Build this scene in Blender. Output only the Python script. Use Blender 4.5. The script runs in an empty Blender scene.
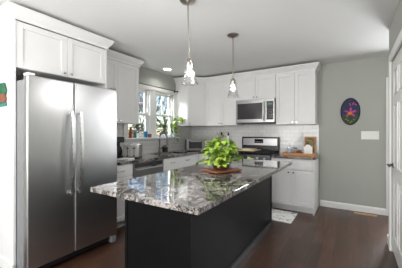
import bpy, bmesh, math, random
from mathutils import Vector, Matrix, Euler
random.seed(7)
SC = bpy.context.scene
COL = SC.collection
PI = math.pi

# ------------------------------------------------------------------ camera
cd = bpy.data.cameras.new('camera')
cam = bpy.data.objects.new('camera', cd)
COL.objects.link(cam)
cam.location = (3.296, -4.802, 1.324)
cam.rotation_euler = (PI/2, 0, math.radians(32.185))
cd.sensor_width = 36.0
cd.lens = 240.95/402*36
cd.shift_y = -2.114/402
cd.clip_start = 0.02
SC.camera = cam

# ------------------------------------------------------------------ world, lights, exposure
SC.view_settings.view_transform = 'Standard'
SC.view_settings.look = 'None'
SC.view_settings.gamma = 1
SC.view_settings.use_curve_mapping = False
SC.view_settings.exposure = 1.0

w = bpy.data.worlds.new('sky'); SC.world = w; w.use_nodes = True
nt = w.node_tree; nt.nodes.clear()
sky = nt.nodes.new('ShaderNodeTexSky'); sky.sky_type = 'NISHITA'; sky.sun_disc = False
sky.sun_elevation = math.radians(38); sky.sun_rotation = math.radians(100)
sky.air_density = 1.0; sky.dust_density = 0.4
bg = nt.nodes.new('ShaderNodeBackground'); bg.inputs[1].default_value = 0.12
wo = nt.nodes.new('ShaderNodeOutputWorld')
nt.links.new(sky.outputs[0], bg.inputs[0]); nt.links.new(bg.outputs[0], wo.inputs[0])

def area(name, loc, rot, sx, sy, power, col=(1, 1, 1)):
    l = bpy.data.lights.new(name, 'AREA'); l.shape = 'RECTANGLE'; l.size = sx; l.size_y = sy
    l.energy = power; l.color = col
    o = bpy.data.objects.new(name, l); COL.objects.link(o); o.location = loc; o.rotation_euler = rot
    return o
# daylight arriving through the living room windows behind the camera
area('rear_window_daylight', (0.9, -7.93, 1.5), (PI/2, 0, 0), 1.7, 1.7, 38, (.99, .99, 1))
area('rear_window_daylight', (2.75, -7.93, 1.5), (PI/2, 0, 0), 1.7, 1.7, 38, (.99, .99, 1))
# added fill lamp behind the camera, aimed up to brighten the ceiling
area('ceiling_bounce_fill', (2.0, -6.2, .95), (PI, 0, 0), 2.8, 2.4, 75, (.99, .99, 1))
# daylight through the kitchen window and the glazed hall door
area('kitchen_window_daylight', (-0.40, -1.33, 2.55), (0, -math.radians(58), 0), 0.8, 1.5, 135, (.95, .98, 1))
area('hall_door_daylight', (4.12, 0.25, 1.35), (-math.radians(66), 0, 0), 0.45, 1.5, 58, (.97, .98, 1))

# ------------------------------------------------------------------ helpers
class MB:
    def __init__(s, M=None):
        s.bm = bmesh.new(); s.M = M or Matrix()
    def v(s, p): return s.bm.verts.new(s.M @ Vector(p))
    def f(s, vs):
        try: return s.bm.faces.new(vs)
        except ValueError: return None
    def box(s, x0, y0, z0, x1, y1, z1):
        a = [s.v((x, y, z)) for z in (z0, z1) for y in (y0, y1) for x in (x0, x1)]
        for q in ((0, 2, 3, 1), (4, 5, 7, 6), (0, 1, 5, 4), (2, 6, 7, 3), (0, 4, 6, 2), (1, 3, 7, 5)):
            s.f([a[i] for i in q])
        return s
    def prism(s, pts, z0, z1):
        lo = [s.v((p[0], p[1], z0)) for p in pts]; hi = [s.v((p[0], p[1], z1)) for p in pts]
        s.f(lo[::-1]); s.f(hi); n = len(pts)
        for i in range(n): s.f([lo[i], lo[(i+1) % n], hi[(i+1) % n], hi[i]])
        return s
    def extr(s, pts, axis, a, b):
        """polygon given in the two other axes, extruded along axis"""
        def mk(p, t):
            return {'x': (t, p[0], p[1]), 'y': (p[0], t, p[1]), 'z': (p[0], p[1], t)}[axis]
        lo = [s.v(mk(p, a)) for p in pts]; hi = [s.v(mk(p, b)) for p in pts]
        s.f(lo[::-1]); s.f(hi); n = len(pts)
        for i in range(n): s.f([lo[i], lo[(i+1) % n], hi[(i+1) % n], hi[i]])
        return s
    def lathe(s, prof, c=(0, 0, 0), seg=24, axis='z', cap=True):
        rings = []
        for r, z in prof:
            ring = []
            for k in range(seg):
                t = 2*PI*k/seg; a, b = r*math.cos(t), r*math.sin(t)
                p = {'z': (a, b, z), 'y': (a, z, b), 'x': (z, a, b)}[axis]
                ring.append(s.v((p[0]+c[0], p[1]+c[1], p[2]+c[2])))
            rings.append(ring)
        for A, B in zip(rings, rings[1:]):
            for k in range(seg): s.f([A[k], A[(k+1) % seg], B[(k+1) % seg], B[k]])
        if cap:
            s.f(rings[0][::-1]); s.f(rings[-1])
        return s
    def tube(s, pts, r, seg=10, cap=True):
        pts = [Vector(p) for p in pts]; n = len(pts)
        rs = r if isinstance(r, (list, tuple)) else [r]*n
        rings = []; ref = None
        for i, p in enumerate(pts):
            t = (pts[min(i+1, n-1)]-pts[max(i-1, 0)]).normalized()
            if ref is None:
                ref = Vector((0, 0, 1)) if abs(t.z) < .9 else Vector((1, 0, 0))
            a = t.cross(ref).normalized(); b = t.cross(a).normalized(); ref = a.cross(t).normalized()
            rings.append([s.v(p + a*rs[i]*math.cos(2*PI*k/seg) + b*rs[i]*math.sin(2*PI*k/seg)) for k in range(seg)])
        for A, B in zip(rings, rings[1:]):
            for k in range(seg): s.f([A[k], A[(k+1) % seg], B[(k+1) % seg], B[k]])
        if cap:
            s.f(rings[0][::-1]); s.f(rings[-1])
        return s
    def cyl(s, p0, p1, r, seg=16): return s.tube([p0, p1], r, seg)
    def ball(s, c, rx, ry=None, rz=None, seg=16, n=10):
        ry = ry or rx; rz = rz or rx
        rings = []
        top = s.v((c[0], c[1], c[2]+rz)); bot = s.v((c[0], c[1], c[2]-rz))
        for i in range(1, n):
            ph = PI*i/n
            rings.append([s.v((c[0]+rx*math.sin(ph)*math.cos(2*PI*k/seg), c[1]+ry*math.sin(ph)*math.sin(2*PI*k/seg), c[2]+rz*math.cos(ph))) for k in range(seg)])
        for k in range(seg):
            s.f([top, rings[0][k], rings[0][(k+1) % seg]]); s.f([bot, rings[-1][(k+1) % seg], rings[-1][k]])
        for A, B in zip(rings, rings[1:]):
            for k in range(seg): s.f([A[k], B[k], B[(k+1) % seg], A[(k+1) % seg]])
        return s
    def leaf(s, p, d, up, L, W=None, curl=.25):
        """heart shaped leaf from its base p along d"""
        W = W or L*.78
        d = Vector(d).normalized(); side = d.cross(Vector(up))
        if side.length < 1e-3: side = d.cross(Vector((1, .2, 0)))
        side.normalize(); nrm = side.cross(d).normalized()
        P = Vector(p)
        prof = [(-.06, .22), (.10, .46), (.35, .50), (.62, .36), (.85, .15)]
        mid0 = s.v(P); mids = [mid0]; Ls = []; Rs = []
        for t, wd in prof:
            z = -curl*L*max(t, 0)**2
            Ls.append(s.v(P+d*L*t+side*W*wd+nrm*(z+.10*W*wd*2)))
            Rs.append(s.v(P+d*L*t-side*W*wd+nrm*(z+.10*W*wd*2)))
            if t > .05: mids.append(s.v(P+d*L*t+nrm*z))
        tip = s.v(P+d*L-nrm*curl*L)
        m = [mids[0], mids[0]]+mids[1:]
        for A in (Ls, Rs):
            s.f([m[0], A[0], A[1]] if A is Ls else [m[0], A[1], A[0]])
            for i in range(1, 5):
                a, b = m[i], m[i+1] if i+1 < len(m) else None
                if i == 1: q = [m[0], A[1], mids[1]]
                else: q = [mids[i-1], A[i-1], A[i], mids[i]]
                s.f(q if A is Ls else q[::-1])
            q = [mids[-1], A[4], tip]
            s.f(q if A is Ls else q[::-1])
        return s
    def build(s, name, mat, parent=None, bevel=0, smooth=False, seg=2):
        bmesh.ops.recalc_face_normals(s.bm, faces=s.bm.faces)
        me = bpy.data.meshes.new(name); s.bm.to_mesh(me); s.bm.free()
        me.materials.append(mat)
        o = bpy.data.objects.new(name, me); COL.objects.link(o)
        if parent: o.parent = parent
        if smooth:
            for p in me.polygons: p.use_smooth = True
            try: me.set_sharp_from_angle(angle=math.radians(40))
            except Exception: pass
        if bevel:
            b = o.modifiers.new('bevel', 'BEVEL'); b.width = bevel; b.segments = seg
            b.limit_method = 'ANGLE'; b.angle_limit = math.radians(40)
            b.harden_normals = False
        return o

def tag(o, label=None, cat=None, group=None, kind=None):
    if label: o['label'] = label
    if cat: o['category'] = cat
    if group: o['group'] = group
    if kind: o['kind'] = kind
    return o
def thing(name, label, cat, loc=(0, 0, 0), rz=0, group=None):
    o = bpy.data.objects.new(name, None); COL.objects.link(o)
    o.empty_display_size = .1
    o.location = loc; o.rotation_euler = (0, 0, rz)
    return tag(o, label, cat, group)
def structure(name, loc=(0, 0, 0), label=None):
    o = bpy.data.objects.new(name, None); COL.objects.link(o); o.location = loc
    o.empty_display_size = .1
    return tag(o, label, None, None, 'structure')
def copy_tree(o, parent=None):
    c = o.copy(); COL.objects.link(c)
    if parent: c.parent = parent
    for ch in [x for x in COL.objects if x.parent == o]: copy_tree(ch, c)
    return c

# ------------------------------------------------------------------ materials
def srgb(r, g, b):
    f = lambda c: (c/255/12.92) if c/255 <= .04045 else ((c/255+.055)/1.055)**2.4
    return (f(r), f(g), f(b), 1)
def base_mat(name):
    m = bpy.data.materials.new(name); m.use_nodes = True
    n = m.node_tree; return m, n, n.nodes['Principled BSDF']
def mat(name, col, rough=.5, metal=0, var=.04, scale=8, bump=0, emit=0, coat=0, stretch=(1, 1, 1), spec=.5):
    """plain procedural surface: slight noise in colour and roughness"""
    m, n, b = base_mat(name); L = n.links
    tc = n.nodes.new('ShaderNodeTexCoord'); mp = n.nodes.new('ShaderNodeMapping'); mp.inputs['Scale'].default_value = stretch
    nz = n.nodes.new('ShaderNodeTexNoise'); nz.inputs['Scale'].default_value = scale; nz.inputs['Detail'].default_value = 4
    L.new(tc.outputs['Object'], mp.inputs[0]); L.new(mp.outputs[0], nz.inputs['Vector'])
    rp = n.nodes.new('ShaderNodeValToRGB')
    rp.color_ramp.elements[0].position = .3; rp.color_ramp.elements[1].position = .7
    rp.color_ramp.elements[0].color = tuple(c*(1-var) for c in col[:3])+(1,)
    rp.color_ramp.elements[1].color = tuple(min(1, c*(1+var)) for c in col[:3])+(1,)
    L.new(nz.outputs['Fac'], rp.inputs[0]); L.new(rp.outputs[0], b.inputs['Base Color'])
    b.inputs['Roughness'].default_value = rough; b.inputs['Metallic'].default_value = metal
    b.inputs['Specular IOR Level'].default_value = spec
    b.inputs['Coat Weight'].default_value = coat
    if emit:
        L.new(rp.outputs[0], b.inputs['Emission Color']); b.inputs['Emission Strength'].default_value = emit
    if bump:
        bp = n.nodes.new('ShaderNodeBump'); bp.inputs['Strength'].default_value = bump; bp.inputs['Distance'].default_value = .01
        L.new(nz.outputs['Fac'], bp.inputs['Height']); L.new(bp.outputs[0], b.inputs['Normal'])
    return m

def granite():
    m, n, b = base_mat('granite'); L = n.links
    tc = n.nodes.new('ShaderNodeTexCoord')
    n1 = n.nodes.new('ShaderNodeTexNoise'); n1.inputs['Scale'].default_value = 3.2; n1.inputs['Detail'].default_value = 6
    L.new(tc.outputs['Object'], n1.inputs['Vector'])
    mx = n.nodes.new('ShaderNodeVectorMath'); mx.operation = 'MULTIPLY_ADD'; mx.inputs[1].default_value = (.8, .8, .8)
    L.new(n1.outputs['Color'], mx.inputs[0]); L.new(tc.outputs['Object'], mx.inputs[2])
    wv = n.nodes.new('ShaderNodeTexNoise'); wv.inputs['Scale'].default_value = 4.2; wv.inputs['Detail'].default_value = 9
    wv.inputs['Roughness'].default_value = .62; wv.inputs['Distortion'].default_value = 1.2
    L.new(mx.outputs[0], wv.inputs['Vector'])
    rp = n.nodes.new('ShaderNodeValToRGB'); e = rp.color_ramp.elements
    e[0].position = .30; e[0].color = srgb(30, 28, 30); e[1].position = .74; e[1].color = srgb(70, 65, 65)
    for p, c in ((.40, (40, 37, 38)), (.435, (128, 122, 120)), (.485, (176, 171, 168)), (.525, (70, 66, 65)), (.55, (38, 35, 36)), (.59, (166, 161, 157)), (.66, (84, 79, 78))):
        x = e.new(p); x.color = srgb(*c)
    L.new(wv.outputs['Fac'], rp.inputs[0])
    n2 = n.nodes.new('ShaderNodeTexNoise'); n2.inputs['Scale'].default_value = 60; n2.inputs['Detail'].default_value = 4; n2.inputs['Roughness'].default_value = .7
    L.new(tc.outputs['Object'], n2.inputs['Vector'])
    r2 = n.nodes.new('ShaderNodeValToRGB'); e = r2.color_ramp.elements
    e[0].position = .38; e[0].color = srgb(44, 41, 43); e[1].position = .50; e[1].color = (1, 1, 1, 1)
    L.new(n2.outputs['Fac'], r2.inputs[0])
    mix = n.nodes.new('ShaderNodeMix'); mix.data_type = 'RGBA'; mix.blend_type = 'MULTIPLY'; mix.inputs['Factor'].default_value = .7
    L.new(rp.outputs[0], mix.inputs['A']); L.new(r2.outputs[0], mix.inputs['B'])
    n3 = n.nodes.new('ShaderNodeTexNoise'); n3.inputs['Scale'].default_value = 1.9; n3.inputs['Detail'].default_value = 7; n3.inputs['Distortion'].default_value = 2.2
    mp3 = n.nodes.new('ShaderNodeMapping'); mp3.inputs['Scale'].default_value = (1.7, .75, 1); mp3.inputs['Rotation'].default_value = (0, 0, .5)
    L.new(mx.outputs[0], mp3.inputs[0]); L.new(mp3.outputs[0], n3.inputs['Vector'])
    r3 = n.nodes.new('ShaderNodeValToRGB'); e = r3.color_ramp.elements
    e[0].position = .40; e[0].color = (1.15, 1.13, 1.12, 1); e[1].position = .62; e[1].color = (1, .98, .97, 1)
    x = e.new(.485); x.color = (.95, .93, .92, 1); x = e.new(.515); x.color = (.16, .15, .15, 1); x = e.new(.55); x.color = (.30, .28, .28, 1)
    L.new(n3.outputs['Fac'], r3.inputs[0])
    m3 = n.nodes.new('ShaderNodeMix'); m3.data_type = 'RGBA'; m3.blend_type = 'MULTIPLY'; m3.inputs['Factor'].default_value = 1
    L.new(mix.outputs['Result'], m3.inputs['A']); L.new(r3.outputs[0], m3.inputs['B'])
    L.new(m3.outputs['Result'], b.inputs['Base Color'])
    b.inputs['Roughness'].default_value = .06
    b.inputs['Specular IOR Level'].default_value = .9
    b.inputs['Coat Weight'].default_value = .25; b.inputs['Coat Roughness'].default_value = .03
    return m

def wood_floor():
    m, n, b = base_mat('dark_plank_floor'); L = n.links
    tc = n.nodes.new('ShaderNodeTexCoord'); mp = n.nodes.new('ShaderNodeMapping'); mp.inputs['Rotation'].default_value = (0, 0, PI/2)
    L.new(tc.outputs['Object'], mp.inputs[0])
    br = n.nodes.new('ShaderNodeTexBrick'); br.inputs['Scale'].default_value = 1
    br.inputs['Brick Width'].default_value = 1.1; br.inputs['Row Height'].default_value = .12; br.inputs['Mortar Size'].default_value = .0015
    br.inputs['Color1'].default_value = srgb(56, 37, 28); br.inputs['Color2'].default_value = srgb(84, 57, 44); br.inputs['Mortar'].default_value = srgb(30, 22, 20)
    L.new(mp.outputs[0], br.inputs['Vector'])
    m2 = n.nodes.new('ShaderNodeMapping'); m2.inputs['Scale'].default_value = (14, 1.2, 1); L.new(tc.outputs['Object'], m2.inputs[0])
    nz = n.nodes.new('ShaderNodeTexNoise'); nz.inputs['Scale'].default_value = 3; nz.inputs['Detail'].default_value = 6; L.new(m2.outputs[0], nz.inputs['Vector'])
    rp = n.nodes.new('ShaderNodeValToRGB'); e = rp.color_ramp.elements
    e[0].position = .3; e[0].color = (.5, .5, .5, 1); e[1].position = .75; e[1].color = (1.4, 1.36, 1.34, 1)
    L.new(nz.outputs['Fac'], rp.inputs[0])
    mix = n.nodes.new('ShaderNodeMix'); mix.data_type = 'RGBA'; mix.blend_type = 'MULTIPLY'; mix.inputs['Factor'].default_value = .75
    L.new(br.outputs['Color'], mix.inputs['A']); L.new(rp.outputs[0], mix.inputs['B'])
    L.new(mix.outputs['Result'], b.inputs['Base Color'])
    b.inputs['Roughness'].default_value = .28
    bp = n.nodes.new('ShaderNodeBump'); bp.inputs['Strength'].default_value = .15; bp.inputs['Distance'].default_value = .004
    L.new(nz.outputs['Fac'], bp.inputs['Height']); L.new(bp.outputs[0], b.inputs['Normal'])
    return m

def tile(axis):
    m, n, b = base_mat('subway_tile'); L = n.links
    tc = n.nodes.new('ShaderNodeTexCoord'); sp = n.nodes.new('ShaderNodeSeparateXYZ'); cb = n.nodes.new('ShaderNodeCombineXYZ')
    L.new(tc.outputs['Object'], sp.inputs[0]); L.new(sp.outputs[axis], cb.inputs[0]); L.new(sp.outputs['Z'], cb.inputs[1])
    br = n.nodes.new('ShaderNodeTexBrick'); br.inputs['Scale'].default_value = 1
    br.inputs['Brick Width'].default_value = .153; br.inputs['Row Height'].default_value = .0765; br.inputs['Mortar Size'].default_value = .0028
    br.inputs['Color1'].default_value = srgb(218, 216, 215); br.inputs['Color2'].default_value = srgb(226, 225, 224); br.inputs['Mortar'].default_value = srgb(200, 198, 197)
    L.new(cb.outputs[0], br.inputs['Vector']); L.new(br.outputs['Color'], b.inputs['Base Color'])
    b.inputs['Roughness'].default_value = .12
    nz = n.nodes.new('ShaderNodeTexNoise'); nz.inputs['Scale'].default_value = 9; L.new(cb.outputs[0], nz.inputs['Vector'])
    ad = n.nodes.new('ShaderNodeMath'); ad.operation = 'MULTIPLY_ADD'; ad.inputs[1].default_value = -1.2
    L.new(br.outputs['Fac'], ad.inputs[0]); L.new(nz.outputs['Fac'], ad.inputs[2])
    bp = n.nodes.new('ShaderNodeBump'); bp.inputs['Strength'].default_value = .35; bp.inputs['Distance'].default_value = .006
    L.new(ad.outputs[0], bp.inputs['Height']); L.new(bp.outputs[0], b.inputs['Normal'])
    return m

def steel(name, col=(.62, .62, .63), rough=.3, aniso_axis='z', var=.05):
    st = {'z': (60, 60, 1), 'x': (1, 60, 60), 'y': (60, 1, 60)}[aniso_axis]
    return mat(name, col+(1,), rough, 1, var, 6, 0, stretch=st)

def thin_glass(name, tint=(1, 1, 1), gloss=.12, milk=0.0, grough=.03):
    m = bpy.data.materials.new(name); m.use_nodes = True; n = m.node_tree; n.nodes.clear(); L = n.links
    out = n.nodes.new('ShaderNodeOutputMaterial'); tr = n.nodes.new('ShaderNodeBsdfTransparent'); tr.inputs[0].default_value = tint+(1,)
    gl = n.nodes.new('ShaderNodeBsdfGlossy'); gl.inputs['Roughness'].default_value = grough
    lw = n.nodes.new('ShaderNodeLayerWeight'); lw.inputs[0].default_value = .35
    mm = n.nodes.new('ShaderNodeMath'); mm.operation = 'MULTIPLY_ADD'; mm.inputs[1].default_value = .6; mm.inputs[2].default_value = gloss*.5
    L.new(lw.outputs['Facing'], mm.inputs[0])
    mx = n.nodes.new('ShaderNodeMixShader'); L.new(mm.outputs[0], mx.inputs[0]); L.new(tr.outputs[0], mx.inputs[1]); L.new(gl.outputs[0], mx.inputs[2])
    res = mx
    if milk:
        df = n.nodes.new('ShaderNodeBsdfTranslucent'); df.inputs[0].default_value = (.95, .95, .95, 1)
        m2 = n.nodes.new('ShaderNodeMixShader'); m2.inputs[0].default_value = milk
        L.new(mx.outputs[0], m2.inputs[1]); L.new(df.outputs[0], m2.inputs[2]); res = m2
    L.new(res.outputs[0], out.inputs[0])
    return m

def ramp_noise(name, cols, scale=4, rough=.5, detail=5, stretch=(1, 1, 1), distortion=0, bump=0):
    m, n, b = base_mat(name); L = n.links
    tc = n.nodes.new('ShaderNodeTexCoord'); mp = n.nodes.new('ShaderNodeMapping'); mp.inputs['Scale'].default_value = stretch
    nz = n.nodes.new('ShaderNodeTexNoise'); nz.inputs['Scale'].default_value = scale; nz.inputs['Detail'].default_value = detail
    nz.inputs['Distortion'].default_value = distortion
    L.new(tc.outputs['Object'], mp.inputs[0]); L.new(mp.outputs[0], nz.inputs['Vector'])
    rp = n.nodes.new('ShaderNodeValToRGB'); e = rp.color_ramp.elements
    e[0].position = cols[0][0]; e[0].color = srgb(*cols[0][1]); e[1].position = cols[-1][0]; e[1].color = srgb(*cols[-1][1])
    for p, c in cols[1:-1]:
        x = e.new(p); x.color = srgb(*c)
    L.new(nz.outputs['Fac'], rp.inputs[0]); L.new(rp.outputs[0], b.inputs['Base Color'])
    b.inputs['Roughness'].default_value = rough
    if bump:
        bp = n.nodes.new('ShaderNodeBump'); bp.inputs['Strength'].default_value = bump; bp.inputs['Distance'].default_value = .01
        L.new(nz.outputs['Fac'], bp.inputs['Height']); L.new(bp.outputs[0], b.inputs['Normal'])
    return m

M_WALL = mat('grey_green_paint', srgb(172, 174, 167), .75, var=.015, scale=3)
M_REAR = mat('off_white_paint', srgb(222, 220, 214), .8, var=.01)
M_CEIL = mat('ceiling_paint', srgb(222, 222, 221), .9, var=.01, scale=3)
M_TRIM = mat('white_trim_paint', srgb(232, 231, 229), .4, var=.01)
M_CAB = mat('white_cabinet_paint', srgb(226, 225, 225), .42, var=.01)
M_FLOOR = wood_floor()
M_GRAN = granite()
M_TILEX = tile('X'); M_TILEY = tile('Y')
M_STEEL = steel('brushed_steel', (.55, .55, .56), .34, 'z')
M_STEELX = steel('brushed_steel_horizontal', (.38, .375, .37), .32, 'x')
M_SINK = steel('sink_steel', (.55, .55, .56), .35, 'y')
M_CHROME = mat('satin_nickel', (.55, .54, .52, 1), .22, 1)
M_HANDLE = mat('polished_steel', (.74, .74, .74, 1), .34, 1)
M_DARKM = mat('dark_bronze', srgb(62, 56, 52), .4, .8)
M_FAUCET = mat('brushed_nickel', (.13, .13, .13, 1), .3, 1)
M_BRASS = mat('aged_nickel', (.42, .38, .34, 1), .3, 1)
M_GREYP = mat('grey_enamel', srgb(138, 138, 140), .5, .2)
M_BLACK = mat('black_enamel', srgb(24, 24, 26), .25)
M_BLACKG = mat('black_glass', srgb(20, 20, 22), .06)
M_OVENG = mat('dark_oven_glass', srgb(60, 58, 60), .12)
M_IRON = mat('cast_iron', srgb(20, 20, 20), .65, bump=.1, scale=60)
M_RUBBER = mat('black_plastic', srgb(30, 30, 32), .5)
M_ISLAND = mat('charcoal_paint', srgb(13, 14, 16), .42, spec=.16, var=.03)
M_ISLTRIM = mat('charcoal_trim', srgb(58, 58, 61), .4, var=.03)
M_OAK = ramp_noise('light_oak', [(.3, (168, 112, 60)), (.7, (206, 150, 92))], 3, .45, 5, (2, 20, 20))
M_MAPLE = ramp_noise('maple', [(.3, (196, 160, 118)), (.7, (222, 192, 152))], 3, .45, 5, (2, 20, 20))
M_WALNUT = ramp_noise('reddish_wood', [(.3, (120, 72, 44)), (.7, (160, 104, 70))], 3, .4, 5, (14, 2, 14))
M_DKWOOD = ramp_noise('dark_brown_wood', [(.3, (54, 32, 22)), (.7, (92, 56, 38))], 6, .4, 5, (3, 3, 12))
M_VENTW = ramp_noise('vent_oak', [(.3, (176, 132, 90)), (.7, (214, 172, 126))], 5, .45, 4, (2, 18, 2))
M_WHITEC = mat('white_ceramic', srgb(235, 234, 232), .25, var=.01)
M_WHITEP = mat('white_plastic', srgb(238, 237, 234), .45, var=.01)
M_AMBER = mat('amber_glass', srgb(176, 92, 40), .15)
M_BLUE = mat('blue_glaze', srgb(52, 140, 188), .25)
M_TEAL = mat('teal_paint', srgb(40, 120, 112), .5)
M_GREENP = mat('green_paint', srgb(26, 92, 60), .6)
M_BROWNP = mat('brown_paint', srgb(122, 74, 52), .5)
M_CREAM = mat('cream_label', srgb(225, 214, 192), .5)
M_LILAC = mat('lilac_glass', srgb(190, 192, 226), .15)
M_CLEAR = thin_glass('clear_glass', (.93, .95, .95), .14)
M_PANE = thin_glass('window_glass', (.97, .98, .98), .06)
M_SHADE = thin_glass('seeded_shade_glass', (.97, .97, .97), .16, 0, .08)
M_BULB = mat('frosted_bulb', (1, .95, .86, 1), .4, emit=3, var=.005)
M_LENS = mat('ceiling_lens', (1, .96, .9, 1), .4, emit=2.6, var=.005)
M_LEAF = ramp_noise('pothos_leaf', [(.28, (82, 118, 28)), (.5, (132, 164, 48)), (.72, (188, 202, 98))], 14, .38, 3)
M_STEM = mat('green_stem', srgb(112, 142, 52), .5)
M_SOIL = mat('potting_soil', srgb(50, 36, 28), .9, bump=.4, scale=60)
M_RUG = ramp_noise('printed_mat', [(.34, (118, 116, 118)), (.40, (190, 186, 184)), (.45, (228, 226, 222)), (.8, (236, 234, 231))], 11, .8, 5, (1, 1, 1), 1.5)
M_LAWN = ramp_noise('lawn', [(.3, (92, 98, 60)), (.7, (134, 130, 92))], 3, .9)
M_BARK = mat('bark', srgb(98, 90, 84), .9, bump=.4, scale=20)
M_EVERG = ramp_noise('evergreen_leaf', [(.3, (58, 74, 50)), (.7, (104, 116, 84))], 6, .7)
M_SIDING = mat('pale_siding', srgb(206, 206, 204), .7)
M_ROOF = mat('grey_shingle', srgb(120, 118, 118), .8)
M_NAVY = ramp_noise('navy_glaze', [(.35, (14, 16, 52)), (.65, (30, 32, 92))], 25, .6)
M_PINK = ramp_noise('magenta_glaze', [(.3, (130, 26, 104)), (.7, (200, 78, 164))], 40, .6)
M_ORANGE = mat('orange_glaze', srgb(222, 112, 30), .6)
M_YELLOW = mat('yellow_glaze', srgb(150, 136, 48), .6)
M_DGREEN = ramp_noise('dark_green_glaze', [(.3, (14, 34, 18)), (.7, (44, 82, 34))], 30, .6)
M_PHOTO = ramp_noise('printed_photo', [(.3, (52, 64, 38)), (.5, (120, 104, 52)), (.7, (178, 146, 72))], 22, .3)

# ------------------------------------------------------------------ room shell
H = 2.53
BX = 5.2      # far side of the hall
RX = 3.66     # right wall face
def struct(mb, name, m, bevel=0):
    o = mb.build(name, m, None, bevel); o['kind'] = 'structure'; return o

struct(MB().box(-.15, -8.1, -.08, BX+.15, .15, 0), 'floor', M_FLOOR)
struct(MB().box(-.15, -8.1, H, BX+.15, .15, H+.1), 'ceiling', M_CEIL)
WY0, WY1, WZ0, WZ1 = -1.96, -.70, 1.22, 2.12
struct(MB().box(-.15, -8.1, 0, 0, WY0, H).box(-.15, WY1, 0, 0, .15, H).box(-.15, WY0, 0, 0, WY1, WZ0).box(-.15, WY0, WZ1, 0, WY1, H), 'wall_left', M_WALL)
GX0, GX1, GZ = 3.82, 4.62, 2.10       # hall door opening
struct(MB().box(0, 0, 0, GX0, .15, H).box(GX1, 0, 0, BX+.15, .15, H).box(GX0, 0, GZ, GX1, .15, H), 'wall_back', M_WALL)
DY0, DY1, DZ = -2.24, -1.42, 2.10    # door on the right wall
struct(MB().box(RX, -8.1, 0, RX+.12, DY0, H).box(RX, DY1, 0, RX+.12, -1.2, H).box(RX, DY0, DZ, RX+.12, DY1, H), 'wall_right', M_WALL)
struct(MB().box(BX, -8.1, 0, BX+.15, 0, H), 'wall_hall', M_WALL)
struct(MB().box(RX+.12, -3.4, 0, BX, -3.28, H), 'wall_closet', M_WALL)
# rear wall of the living room with two window openings
r = MB()
for a, b in ((0, .05), (1.75, 1.9), (3.6, RX)): r.box(a, -8.1, 0, b, -7.95, H)
for a, b in ((.05, 1.75), (1.9, 3.6)):
    r.box(a, -8.1, 0, b, -7.95, .62); r.box(a, -8.1, 2.38, b, -7.95, H)
struct(r, 'wall_rear', M_REAR)
# baseboards
struct(MB().extr([(0, 0), (-.016, 0), (-.016, .085), (-.008, .105), (0, .105)], 'x', 2.80, 3.745), 'baseboard_back', M_TRIM)
b = MB(); b.box(RX-.016, -1.32, 0, RX, -1.184, .105); b.box(RX-.016, -8.0, 0, RX, -2.34, .105); b.box(RX, -1.2, 0, RX+.12, -1.184, .105)
struct(b, 'baseboard_right', M_TRIM, .004)
# tiled backsplash
struct(MB().box(.008, -.008, .915, 2.78, 0, 1.47), 'trim_1', M_TILEX)
struct(MB().box(0, -2.84, .915, .008, 0, 1.188).box(0, -2.84, 1.188, .008, -2.06, 1.47).box(0, -.59, 1.188, .008, -.0, 1.47), 'trim_2', M_TILEY)

# ---- kitchen window: casing, sill, two double hung sashes
wt = MB()
wt.box(0, -2.05, 1.22, .02, WY0, 1.453).box(0, -1.998, 1.453, .02, WY0, 2.12); wt.box(0, WY1, 1.22, .02, -.61, 2.12)
wt.box(0, -1.998, 2.12, .024, -.612, 2.205); wt.box(-.13, -1.42, 1.22, .02, -1.25, 2.12)
struct(wt, 'trim_3', M_TRIM, .003)
struct(MB().box(-.13, -1.96, 1.195, 0, -.70, 1.22).box(0, -2.09, 1.19, .11, -.575, 1.22).box(0, -2.05, 1.12, .015, -.61, 1.19), 'trim_4', M_TRIM, .004)
def sash_window(name, y0, y1):
    root = structure(name, (-.07, 0, 0))
    MB().box(-.05, y0, 1.22, .05, y0+.012, 2.12).box(-.05, y1-.012, 1.22, .05, y1, 2.12).box(-.05, y0+.012, 2.108, .05, y1-.012, 2.12).build('window_frame', M_TRIM, root)
    for (nm, z0, z1, x) in (('upper_sash', 1.64, 2.108, -.03), ('lower_sash', 1.22, 1.68, .005)):
        a, c = y0+.012, y1-.012; s = .042
        m = MB().box(x, a, z0, x+.03, a+s, z1).box(x, c-s, z0, x+.03, c, z1)
        m.box(x, a+s, z1-s, x+.03, c-s, z1).box(x, a+s, z0, x+.03, c-s, z0+(s if nm[0] == 'u' else .055))
        if nm[0] == 'u':
            ym = (a+c)/2; zm = (z0+z1)/2
            m.box(x+.008, ym-.009, z0+s, x+.022, ym+.009, z1-s)
            m.box(x+.008, a+s, zm-.009, x+.022, ym-.009, zm+.009).box(x+.008, ym+.009, zm-.009, x+.022, c-s, zm+.009)
        sa = m.build(nm, M_TRIM, root, .003)
        MB().box(x+.013, a+s, z0+s, x+.017, c-s, z1-s).build('pane', M_PANE, sa)
    MB().box(.035, (y0+y1)/2-.03, 1.68, .05, (y0+y1)/2+.03, 1.695).build('sash_lock', M_CHROME, root)
sash_window('window_1', WY0, -1.42)
sash_window('window_2', -1.25, WY1)

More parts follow.
